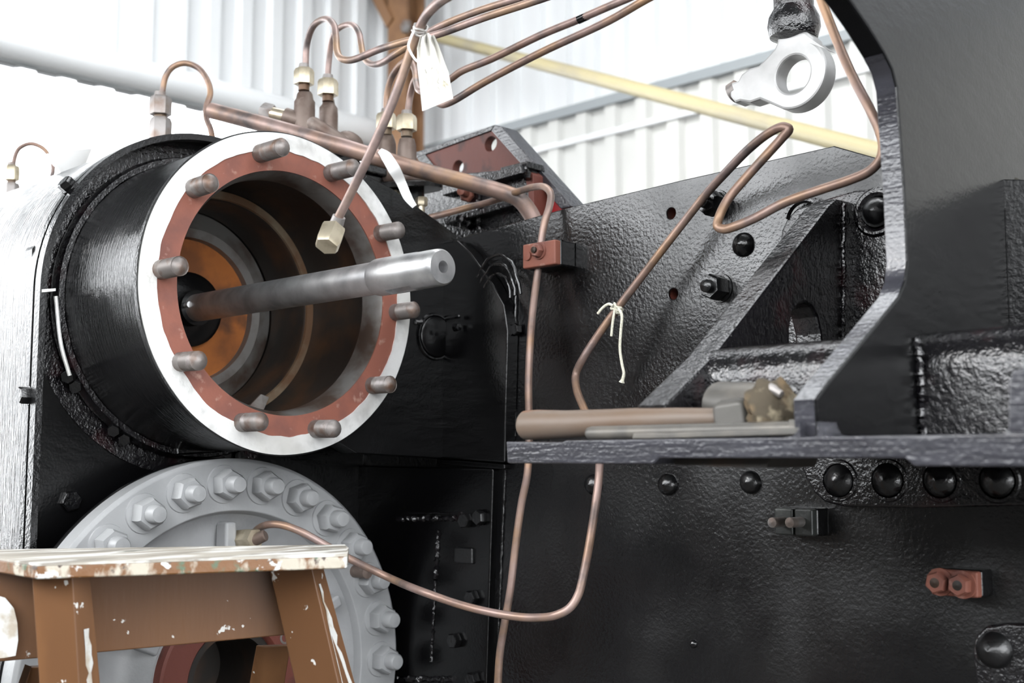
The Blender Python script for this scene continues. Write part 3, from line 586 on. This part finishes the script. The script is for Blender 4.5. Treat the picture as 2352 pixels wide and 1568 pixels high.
l += [(1235, 1418, d0 + .03), (1180, 1415, d0 + .06), (1080, 1395, d0 + .10), (980, 1362, d0 + .13), (880, 1320, 2.14), (800, 1281, 2.12), (740, 1247, 2.11), (690, 1220, 2.11), (650, 1206, 2.12), (620, 1204, 2.13), (594, 1213, 2.15), (578, 1232, 2.17)]
pipe('bent_copper_pipe', PD(l), .0068, 'copper', 'long bent copper pipe tied with string and looping down to the cylinder cover')

# ================================================================ UNIONS ON TOP
def union(px, d, yn0, yn1, wn, body, label, group=None, m='brass', mbody='brown_steel', hexbody=False):
    """nut between pixel rows yn0..yn1, body rows and half widths below"""
    s = d/F; base = P(px, body[-1][0], D=d)
    t = thing('pipe_union', base, label, 'pipe fitting', group)
    zz = lambda y: P(px, y, D=d)
    obj('union_nut', MB().hexnut(zz(yn1), ZA, wn*s*.93, (yn1 - yn0)*s, .2, .99), m, t)
    obj('collar', MB().lathe([(0, .0), (0, wn*s*.30), (.01, wn*s*.26), (.012, 0)], zz(yn0 + 1), ZA, 16), 'steel_dull', t)
    obj('threaded_neck', MB().lathe([(-.002, wn*s*.30), (.016, wn*s*.30)], zz(yn1 + 12), ZA, 16), 'bore_rust', t)
    prof = []
    for y, hw in body: prof.append(((body[-1][0] - y)*s, hw*s))
    if hexbody:
        obj('hex_body', MB().hexnut(zz(body[-1][0]), ZA, wn*s*.93, (body[-1][0] - body[0][0])*s, .2, .99), mbody, t)
    else:
        obj('body', MB().lathe([(prof[0][0] + .001, 0)] + prof + [(prof[-1][0], 0)], zz(body[-1][0]), ZA, 24), mbody, t)
    return t
union(698, 2.40, 157, 194, 43, [(208, 14), (214, 18), (226, 20), (232, 24), (300, 25), (330, 25)], 'tall brown pipe union with brass nut, first of the pair over the manifold')
union(753, 2.46, 182, 219, 44, [(226, 13), (238, 15), (246, 21), (262, 22), (310, 22), (345, 20)], 'shorter brown pipe union with brass nut, second of the pair over the manifold')
union(887, 2.50, 260, 296, 43, [(306, 14), (318, 19), (330, 22), (400, 24)], 'brass nutted pipe union partly behind the hanging copper pipe')
union(934, 2.46, 264, 300, 44, [(318, 17), (332, 21), (345, 22), (405, 24)], 'brass nutted pipe union standing next to the red drilled bracket')
union(368, 2.5, 221, 264, 47, [(270, 18), (322, 22)], 'plain grey hexagon pipe union standing on the black casing', m='steel_dull', mbody='steel_dull', hexbody=True)
union(26, 3.1, 380, 414, 33, [(420, 13), (462, 17)], 'pale distant pipe union on the far end of the casing', m='brass', mbody='steel_dull', hexbody=True)
# oil manifold below the pair
mf = thing('oil_manifold', P(740, 350, D=2.44), 'brown oily manifold of elbows under the pair of brass nutted unions', 'manifold')
obj('cross_body', MB().tube([P(655, 268, D=2.41), P(720, 290, D=2.40), P(800, 340, D=2.44)], .019, 16), 'brown_steel', mf)
ax = (P(580, 250, D=2.44) - P(660, 268, D=2.42))
obj('side_nut', MB().hexnut(P(628, 262, D=2.43), ax, .034, .026), 'steel_dull', mf)
obj('side_sleeve', MB().lathe([(0, .014), (.03, .014), (.03, 0)], P(655, 268, D=2.42), ax, 16), 'brass', mf)
obj('elbow', MB().tube([P(775, 330, D=2.44), P(795, 318, D=2.44), P(815, 328, D=2.45), P(822, 350, D=2.46)], .016, 14, smooth=5), 'brown_steel', mf)
obj('plug_nut', MB().hexnut(P(730, 312, D=2.42), ZA, .034, .016), 'steel_dull', mf)
obj('base_block', MB().box(P(745, 352, D=2.48), (.12, .10, .06)), 'black_flat', mf, bevel=.006)
# saddle flange under the other pair
sf = thing('lubricator_flange', P(930, 445, D=2.52), 'brown bolted flange on a black plate below the right pair of unions', 'flange')
c = P(925, 408, D=2.48)
obj('flange_disc', MB().lathe([(-.014, 0), (-.014, .072), (-.008, .075), (.008, .074), (.012, .068), (.02, .035), (.02, 0)], c, V((.03, -.12, 1)), 40), 'brown_steel', sf)
obj('black_plate', MB().lathe([(-.012, 0), (-.012, .083), (-.003, .084), (0, .08), (0, 0)], c + V((0, 0, -.016)), V((.03, -.12, 1)), 40), 'black', sf)
for x, y in ((968, 463), (905, 448)):
    obj('flange_bolt', MB().hexnut(P(x, y + 10, D=2.42), ZA, .022, .018).lathe([(-.03, .007), (0, .007)], P(x, y + 10, D=2.42), ZA, 12), 'brass', sf)
obj('stem', MB().lathe([(-.12, .05), (0, .045)], c + V((0, 0, -.02)), ZA, 24), 'black_flat', sf)
# white strap over the thick pipe
st = [(872, 345, 2.265), (886, 358, 2.255), (905, 388, 2.255), (922, 420, 2.28), (936, 452, 2.28), (952, 474, 2.28)]; ws = [6, 12, 14, 11, 10, 6]
pv = spline([P(*q[:2], D=q[2]) for q in st], 5); mb = MB(); vv, ff = [], []
for i, p in enumerate(pv):
    w = (ws[min(i//5, 5)] + (ws[min(i//5 + 1, 5)] - ws[min(i//5, 5)])*(i % 5)/5)*2.28/F
    tt = (pv[min(i+1, len(pv)-1)] - pv[max(i-1, 0)]).normalized(); sd = tt.cross(fwd).normalized()
    vv += [p - sd*w, p + sd*w, p + sd*w + fwd*.0016, p - sd*w + fwd*.0016]
for i in range(len(pv)-1):
    for j in range(4): ff.append((4*i+j, 4*i+(j+1) % 4, 4*i+4+(j+1) % 4, 4*i+4+j))
ff += [(3, 2, 1, 0), (len(vv)-4, len(vv)-3, len(vv)-2, len(vv)-1)]
obj('plastic_strap', mb.add(vv, ff), 'white_plastic', label='white plastic strap looped over the thick copper steam pipe', cat='strap')
# steam chest block hidden below them
sb = thing('steam_chest', z0(-.35, .25, -.05), 'black steam chest block under the unions behind the silver rim', 'steam chest')
obj('block', MB().box(z0(-.37, .34, .24), (.46, .16, .10)), 'black_flat', sb, bevel=.01)
obj('lid', MB().box(z0(-.37, .34, .292), (.48, .17, .02)), 'black', sb, bevel=.005)
# white can far on the casing
wc = P(168, 392, Y=-.03)
can = thing('white_oil_cup', wc, 'small white flared cup standing on the far casing top', 'cup')
obj('cup', MB().lathe([(0, .02), (.05, .05), (.052, .05), (.052, .045), (.01, .016)], wc + V((0, 0, -.01)), V((.1, -.3, 1)), 24, closed=True), 'white_plastic', can)

# ================================================================ RED DRILLED BRACKET AND STRETCHER BEHIND THE FRAME
DB = .62                                         # plane behind the frame
def PB(x, y, d=0): return P(x, y, Y=DB + d)
rb = thing('drilled_bracket', PB(1200, 500), 'red primed drilled bracket plate with black edges behind the frame', 'bracket')
exb, eyb = XA, ZA
ol = [PB(x, y) for x, y in ((957, 356), (1128, 297), (1141, 292), (1305, 476), (1320, 540), (1100, 560), (1010, 450))]
hs = [circ2(PB(x, y).x, PB(x, y).z, r, 24, ry) for x, y, r, ry in ((1127, 330, .0185, .0165), (1052, 384, .0175, .016), (1243, 462, .017, .019))]
plate('plate', [(p.x, p.z) for p in ol], hs, .022, (V((0, DB, 0)), XA, ZA), 'primer_dark', rb, bevel=.0015)
obj('top_edge', MB().prism([PB(952, 350, -.004), PB(1136, 286, -.004), PB(1128, 300, -.004), PB(957, 362, -.004)], (0, .035, 0)), 'black_peel', rb, bevel=.002)
obj('side_edge', MB().prism([PB(1136, 286, -.02), PB(1152, 290, -.02), PB(1316, 474, -.02), PB(1288, 480, -.02), PB(1128, 300, -.02)], (0, .05, 0)), 'black_edge', rb, bevel=.002)
obj('corner_patch', MB().prism([PB(957, 362, -.003), PB(976, 355, -.003), PB(1000, 385, -.003), PB(985, 400, -.003)], (0, .004, 0)), 'black', rb)
obj('red_patch', MB().prism([PB(1226, 430, -.006), PB(1262, 436, -.006), PB(1296, 478, -.006), PB(1262, 500, -.006), PB(1228, 500, -.006), PB(1226, 474, -.006), PB(1252, 474, -.006), PB(1254, 448, -.006), PB(1226, 447, -.006)], (0, .006, 0)), 'red', rb)
st_ = thing('frame_stretcher', PB(1100, 560, -.08), 'rough black ribbed stretcher casting between the frame and the red bracket', 'casting')
obj('face', MB().prism([PB(x, y, -.05) for x, y in ((925, 470), (940, 425), (1020, 402), (1205, 385), (1216, 440), (1225, 600), (925, 600))], (0, .04, 0)), 'black_peel', st_, bevel=.003)
obj('side_wall', MB().prism([PB(x, y, -.05) for x, y in ((1206, 385), (1224, 400), (1230, 600), (1212, 600))], (0, .06, 0)), 'primer_dark', st_, bevel=.002)
for a, b, c_, d_ in (((1010, 430), (1195, 376), (1200, 398), (1015, 450)), ((1015, 502), (1190, 455), (1195, 468), (1020, 516))):
    obj('rib', MB().prism([PB(*q, -.075) for q in (a, b, c_, d_)], (0, .05, 0)), 'black_peel', st_, bevel=.003)
mb = MB(); weld(mb, PB(1100, 440, -.053), PB(1100, 525, -.053), .006, .009); obj('weld_seam', mb, 'black_peel', st_)
mb = MB(); weld(mb, PB(1203, 380, -.06), PB(1215, 410, -.06), .008, .01); obj('weld_seam', mb, 'black_peel', st_)
for x, y, m in ((1062, 452, 'primer'), (1060, 514, 'black_peel')):
    c = PB(x, y, -.05); obj('stud', MB().lathe([(-.005, .0085), (.045, .0085), (.047, 0)], c + V((.02, 0, 0)), V((.4, -.9, 0)), 14).hexnut(c + V((.02, 0, 0)), V((.4, -.9, 0)), .03, .016), m, st_)
obj('tie_block', MB().box(V((PB(1100, 580).x, (YF + .03 + DB)/2 - .01, Z0 + .02)), (.2, DB - YF - .03, .1)), 'black_peel', st_, bevel=.004)
obj('top_flange', MB().prism([PB(1150, 385, -.06), PB(1210, 370, -.06), PB(1214, 384, -.06), PB(1150, 398, -.06)], (0, .05, 0)), 'black', st_)

# ================================================================ CLAMPS ON THE FRAME
def clamp(name, pxs, m, label, bolts, mbolt, depth=.045, back='black'):
    (x0, y0), (x1, y1) = pxs; a, b = P(x0, y0, Y=YF - depth), P(x1, y1, Y=YF - depth)
    c = (a+b)/2; t = thing(name, V((c.x, YF, b.z)), label, 'pipe clamp')
    w, h = abs(b.x-a.x), abs(a.z-b.z)
    obj('clamp_block', MB().box(V((c.x, YF - depth + .008, c.z)), (w, .016, h)), m, t, bevel=.003)
    obj('backing_block', MB().box(V((c.x, YF - (depth - .016)/2, c.z)), (w*1.0, depth - .014, h*1.06)), back, t, bevel=.004)
    for (x, y, af, hh, st, nut) in bolts:
        p = P(x, y, Y=YF - depth)
        if nut:
            n_ = obj('clamp_nut', MB().lathe([(0, 0), (0, af*.72), (.003, af*.70), (.003, 0)], p, -YA, 24).hexnut(p - YA*.002, -YA, af, hh, random.random()), mbolt, t)
            obj('stud_end', MB().lathe([(hh - .002, 0), (hh - .002, af*.27), (hh + st, af*.26), (hh + st + .001, 0)], p, -YA, 14), 'bore' if mbolt != 'black' else 'black', n_)
        else: obj('clamp_stud', MB().lathe([(-.002, 0), (-.002, af), (st, af), (st + .001, 0)], p, -YA, 14), mbolt, t)
    return t
clamp('pipe_clamp', ((1200, 562), (1275, 606)), 'primer', 'red primed pipe clamp gripping the vertical copper pipe on the frame', [(1240, 576, .022, .012, .006, True), (1214, 588, .008, 0, .004, False)], 'primer', .055)
mb = MB(); weld(mb, P(1287, 556, Y=YF - .03), P(1290, 604, Y=YF - .03), .008, .009); obj('weld_bead', mb, 'black', fr)
t = clamp('pipe_clamp', ((1777, 1166), (1866, 1232)), 'clamp_black', 'empty black two-piece pipe clamp with two studs on the frame', [(1800, 1198, .0075, 0, .032, False), (1840, 1198, .0075, 0, .032, False)], 'steel_dull', .045)
old = next(c for c in t.children if c.name.startswith('clamp_block'))
xs = [t.location.x + v.co.x for v in old.data.vertices]; zs = [t.location.z + v.co.z for v in old.data.vertices]
xg = P(1822, 1198, Y=YF - .045).x; bpy.data.objects.remove(old)
for xa, xb in ((min(xs), xg - .0015), (xg + .0015, max(xs))):
    obj('clamp_block', MB().box(V(((xa + xb)/2, YF - .037, (min(zs) + max(zs))/2)), (xb - xa, .016, max(zs) - min(zs))), 'clamp_black', t, bevel=.003)
clamp('pipe_clamp', ((2136, 1306), (2246, 1374)), 'primer', 'empty red primed pipe clamp with two red nuts low on the frame', [(2160, 1336, .026, .016, .002, True), (2212, 1342, .026, .016, .002, True)], 'primer', .05)

# ================================================================ HANGING LINK
YE = P(1825, 170, D=1.98).y
def PE(x, y, d=0): return P(x, y, Y=YE + d)
lk = thing('lifting_link', PE(1825, 250), 'pale machined lifting link with round eye hanging from a black rod', 'link')
cx, cz = PE(1822, 170).x, PE(1822, 170).z; sc = 1.98/F*1.22
ang = lambda px, py: (PE(px, py).x, PE(px, py).z)
arc = []
Re = (PE(1897, 172).x - cx)
for i in range(30):
    a = math.radians(62 - i*(62 + 112)/29); arc.append((cx + Re*math.cos(a), cz + Re*.98*math.sin(a)))
ol = arc + [ang(*q) for q in ((1772, 239), (1745, 228), (1722, 236), (1700, 232), (1688, 236), (1677, 222), (1674, 205), (1680, 190), (1695, 184), (1702, 170), (1722, 156), (1742, 150), (1760, 132), (1778, 112), (1784, 98), (1786, 84), (1800, 72), (1850, 72), (1864, 84), (1868, 100))]
rh = Re*.53
plate('eye', ol, [circ2(cx - .001, cz, rh, 36)], .036, (V((0, YE, 0)), XA, ZA), 'cast', lk, bevel=.004)
tp = PE(1824, 52, .02)
obj('collar', MB().lathe([(-.032, .020), (-.026, .040), (-.008, .0445), (.008, .0425), (.024, .034), (.026, 0)], tp, ZA + V((.05, 0, 0)), 32), 'black_peel', lk)
obj('rod', MB().lathe([(.01, .0335), (.5, .0335), (.5, 0)], tp, ZA, 28), 'black_peel', lk)
obj('knurled_end', MB().lathe([(-.012, .012), (-.008, .019), (.006, .019), (.012, .012)], PE(1690, 210, .018), V((1, 0, .35)), 12), 'steel_dull', lk)

# ================================================================ TAG AND TIES
def ring_wraps(mb, c, ax, R, turns, h, r, n=12):
    ax = V(ax).normalized(); e1 = ax.orthogonal().normalized(); e2 = ax.cross(e1); pts = []
    for i in range(int(turns*n)+1):
        a = 2*PI*i/n; pts.append(c + ax*(h*(i/(turns*n) - .5) + .0015*math.sin(i*1.7)) + (e1*math.cos(a) + e2*math.sin(a))*R)
    return mb.tube(pts, r, 6)
tg = thing('paper_tag', P(1000, 255, D=1.60), 'crumpled white paper tag tied with wire to the hanging copper pipe', 'tag')
D_ = 1.605
u_top = [(955, 92), (968, 84), (980, 90), (992, 78), (1002, 92)]; rows = []
def lerp2(a, b, t): return (a[0] + (b[0]-a[0])*t, a[1] + (b[1]-a[1])*t)
L_ = [(966, 80), (958, 110), (958, 150), (964, 195), (967, 225), (970, 255)]; R_ = [(996, 78), (1008, 105), (1022, 145), (1030, 165), (1036, 200), (1041, 226)]
vv, ff = [], []; NU, NV = 12, 20
for j in range(NV+1):
    t = j/NV*5; k = min(int(t), 4); a = lerp2(L_[k], L_[k+1], t-k); b = lerp2(R_[k], R_[k+1], t-k)
    for i in range(NU+1):
        u = i/NU; q = lerp2(a, b, u); amp = .016*math.exp(-j/NV*2.6)
        dd_ = D_ + amp*math.sin(u*17 + .4*math.sin(j)) + .004*noise.noise(V((u*4, j*.35, 2))) + .012*(u-.5)*(j/NV)
        vv.append(P(q[0], q[1] + (4*math.sin(u*9) if j == 0 else 0), D=dd_))
n_ = len(vv); vv += [p + fwd*.0006 for p in vv]
for j in range(NV):
    for i in range(NU):
        a = j*(NU+1)+i; ff += [(a, a+1, a+NU+2, a+NU+1), (n_+a+NU+1, n_+a+NU+2, n_+a+1, n_+a)]
obj('paper', MB().add(vv, ff), 'card', tg)
mb = MB()
for r_ in range(4):
    pts = []
    for i in range(16):
        t = i/15; q = lerp2((978 + r_*13, 150 + r_*3), (984 + r_*13, 238 - r_*8), t)
        pts.append(P(q[0] + 2.6*math.sin(i*2.1 + r_*1.3), q[1] + 2*math.cos(i*1.7), D=D_ - .0065 + (r_-1.5)*.0016))
    for k in (0, 5, 10): mb.tube(pts[k:k+4], .0004, 4)
obj('handwriting', mb, 'ink', tg)
mb = MB(); c = P(964, 68, D=1.617); ring_wraps(mb, c, P(975, 42, D=1.6) - P(950, 100, D=1.625), .0088, 3, .012, .0018)
obj('wire_wraps', mb, 'wire', tg)
obj('wire_tail', MB().tube(PD([(950, 72, 1.605), (943, 88, 1.60), (938, 105, 1.598), (943, 120, 1.598), (955, 138, 1.597), (965, 145, 1.594), (980, 158, 1.592), (1002, 170, 1.592)], 4), .0016, 6), 'white_plastic', tg)
# string on the bent pipe
sg = thing('string_tie', P(1420, 880, Y=.33), 'cream string knotted round the bent copper pipe with a frayed tail', 'string')
cS = P(1417, 709, Y=.35)
mb = MB(); ring_wraps(mb, cS, P(1470, 640, Y=.36) - P(1372, 772, Y=.34), .0088, 3, .012, .0022); obj('knot', mb, 'string', sg)
obj('short_tail', MB().tube([P(x, y, Y=.335) for x, y in ((1408, 702), (1398, 698), (1385, 706), (1373, 720))], .0024, 8, smooth=4), 'string', sg)
obj('hanging_loop', MB().tube([P(x, y, Y=.33) for x, y in ((1412, 712), (1408, 735), (1404, 772))], .0022, 8, smooth=4), 'string', sg)
obj('long_tail', MB().tube([P(x, y, Y=.33) for x, y in ((1420, 708), (1428, 722), (1426, 760), (1424, 800), (1429, 838), (1433, 858), (1428, 878))], [.0024]*30 + [.0028]*4 + [.0036, .0052], 8, smooth=6), 'string', sg)

# ================================================================ STEP LADDER
def toz(a, b, z):                                # carry the line a->b down to height z
    t = (z - a.z)/(b.z - a.z); return a + (b-a)*t
ld = thing('step_ladder', V((P(400, 1300, D=1.6).x, P(400, 1300, D=1.6).y, 0)), 'paint splashed brown wooden step ladder in front of the grey cylinder cover', 'ladder')
tb = [P(85, 1294, D=1.45), P(798, 1272, D=1.57), P(801, 1258, D=1.64), P(792, 1250, D=1.745), P(-60, 1262, D=1.67), P(-60, 1272, D=1.58), P(20, 1284, D=1.50)]
zm = sum(p.z for p in tb)/len(tb)
obj('top_board', MB().prism(tb, (0, 0, -.003)), 'wood_top', ld)
obj('board_edge', MB().prism([p - V((0, 0, .0025)) for p in tb], (0, 0, -.0165)), 'wood_splash', ld, bevel=.0025)
def leg(name, top, bot, m='wood', zend=0., side=None):
    """top and bot: three visible edges (left, middle, right) as pixels with depth"""
    A = [P(x, y, D=d) for x, y, d in top]; B = [P(x, y, D=d) for x, y, d in bot]
    A.append(A[0] + A[2] - A[1]); B.append(B[0] + B[2] - B[1])
    A = [toz(a, b, A[1].z + .004) for a, b in zip(A, B)]
    E = [toz(a, b, zend) for a, b in zip(A, B)]
    mb = MB().add(A + E, [(0, 1, 2, 3), (7, 6, 5, 4), (0, 4, 5, 1), (1, 5, 6, 2), (2, 6, 7, 3), (3, 7, 4, 0)])
    o = obj(name, mb, m, ld, bevel=.002)
    return A, B, E
A, B, E_ = leg('front_leg', [(72, 1322, 1.50), (166, 1322, 1.49), (208, 1322, 1.53)], [(89, 1568, 1.50), (181, 1568, 1.49), (231, 1568, 1.53)])
A2, B2, E2_ = leg('front_leg', [(616, 1300, 1.635), (715, 1300, 1.61), (743, 1300, 1.65)], [(677, 1568, 1.625), (777, 1568, 1.60), (816, 1568, 1.64)])
for s_ in ((A, B), (A2, B2)):
    a, b = s_
    q = [a[1].lerp(a[2], .08), a[1].lerp(a[2], .97)]; q2 = [b[1].lerp(b[2], .08), b[1].lerp(b[2], .97)]
    n_ = ((a[2]-a[1]).cross(b[1]-a[1])).normalized()
    if n_.dot(fwd) > 0: n_ = -n_
    s1 = [toz(x, y, Z0 - .48) for x, y in zip(q, q2)]; s2 = [toz(x, y, Z0 - .9) for x, y in zip(q, q2)]
    nn = 14 if a is A2 else 9; z_a, z_b = (Z0 - .455, Z0 - .62) if a is A2 else (Z0 - .50, Z0 - .60)
    L1, L2 = [], []
    for i in range(nn + 1):
        zz = z_a + (z_b - z_a)*i/nn; pa, pb = toz(q[0], q2[0], zz), toz(q[1], q2[1], zz)
        lo_, hi_ = (.02 + .25*max(0, noise.noise(V((i*.9, 1, 0)))), .18 + .55*i/nn + .35*noise.noise(V((i*.8, 3, 0)))) if a is A2 else (.25 + .2*noise.noise(V((i*.9, 7, 0))), .55 + .35*noise.noise(V((i*.7, 9, 0))))
        L1.append(pa.lerp(pb, lo_)); L2.append(pa.lerp(pb, min(max(hi_, lo_ + .1), .96)))
    vs2 = [p + n_*.003 for p in L1 + L2]; m_ = nn + 1
    vs2 += [p - n_*.001 for p in L1 + L2]
    # rim closes the thin paint film
    fs2 = [(i, i+1, m_+i+1, m_+i) for i in range(nn)] + [(2*m_+m_+i, 2*m_+m_+i+1, 2*m_+i+1, 2*m_+i) for i in range(nn)]
    obj('paint_smear', MB().add(vs2, fs2), 'white_paint', ld)
ap = [P(-40, 1300, D=1.585), P(680, 1286, D=1.69), P(690, 1455, D=1.69), P(-40, 1523, D=1.585)]
bk = (ap[1]-ap[0]).cross(ZA).normalized()
if bk.dot(fwd) < 0: bk = -bk
ap[0] = V((ap[0].x, ap[0].y, Z0 - .43)); ap[1] = V((ap[1].x, ap[1].y, Z0 - .43))
obj('apron_board', MB().prism(ap, bk*.022), 'wood', ld, bevel=.002)
leg('rear_leg', [(588, 1478, 1.745), (610, 1490, 1.735), (668, 1488, 1.745)], [(572, 1568, 1.77), (600, 1568, 1.76), (655, 1568, 1.77)])
leg('rear_leg', [(58, 1528, 1.62), (68, 1538, 1.61), (130, 1536, 1.62)], [(44, 1568, 1.64), (60, 1568, 1.63), (120, 1568, 1.64)])
obj('white_paint_blob', MB().prism([P(x, y, D=1.578) for x, y in ((-10, 1366), (12, 1372), (32, 1396), (40, 1430), (42, 1470), (36, 1505), (10, 1510), (-10, 1512))], -bk*.001), 'white_paint', ld)
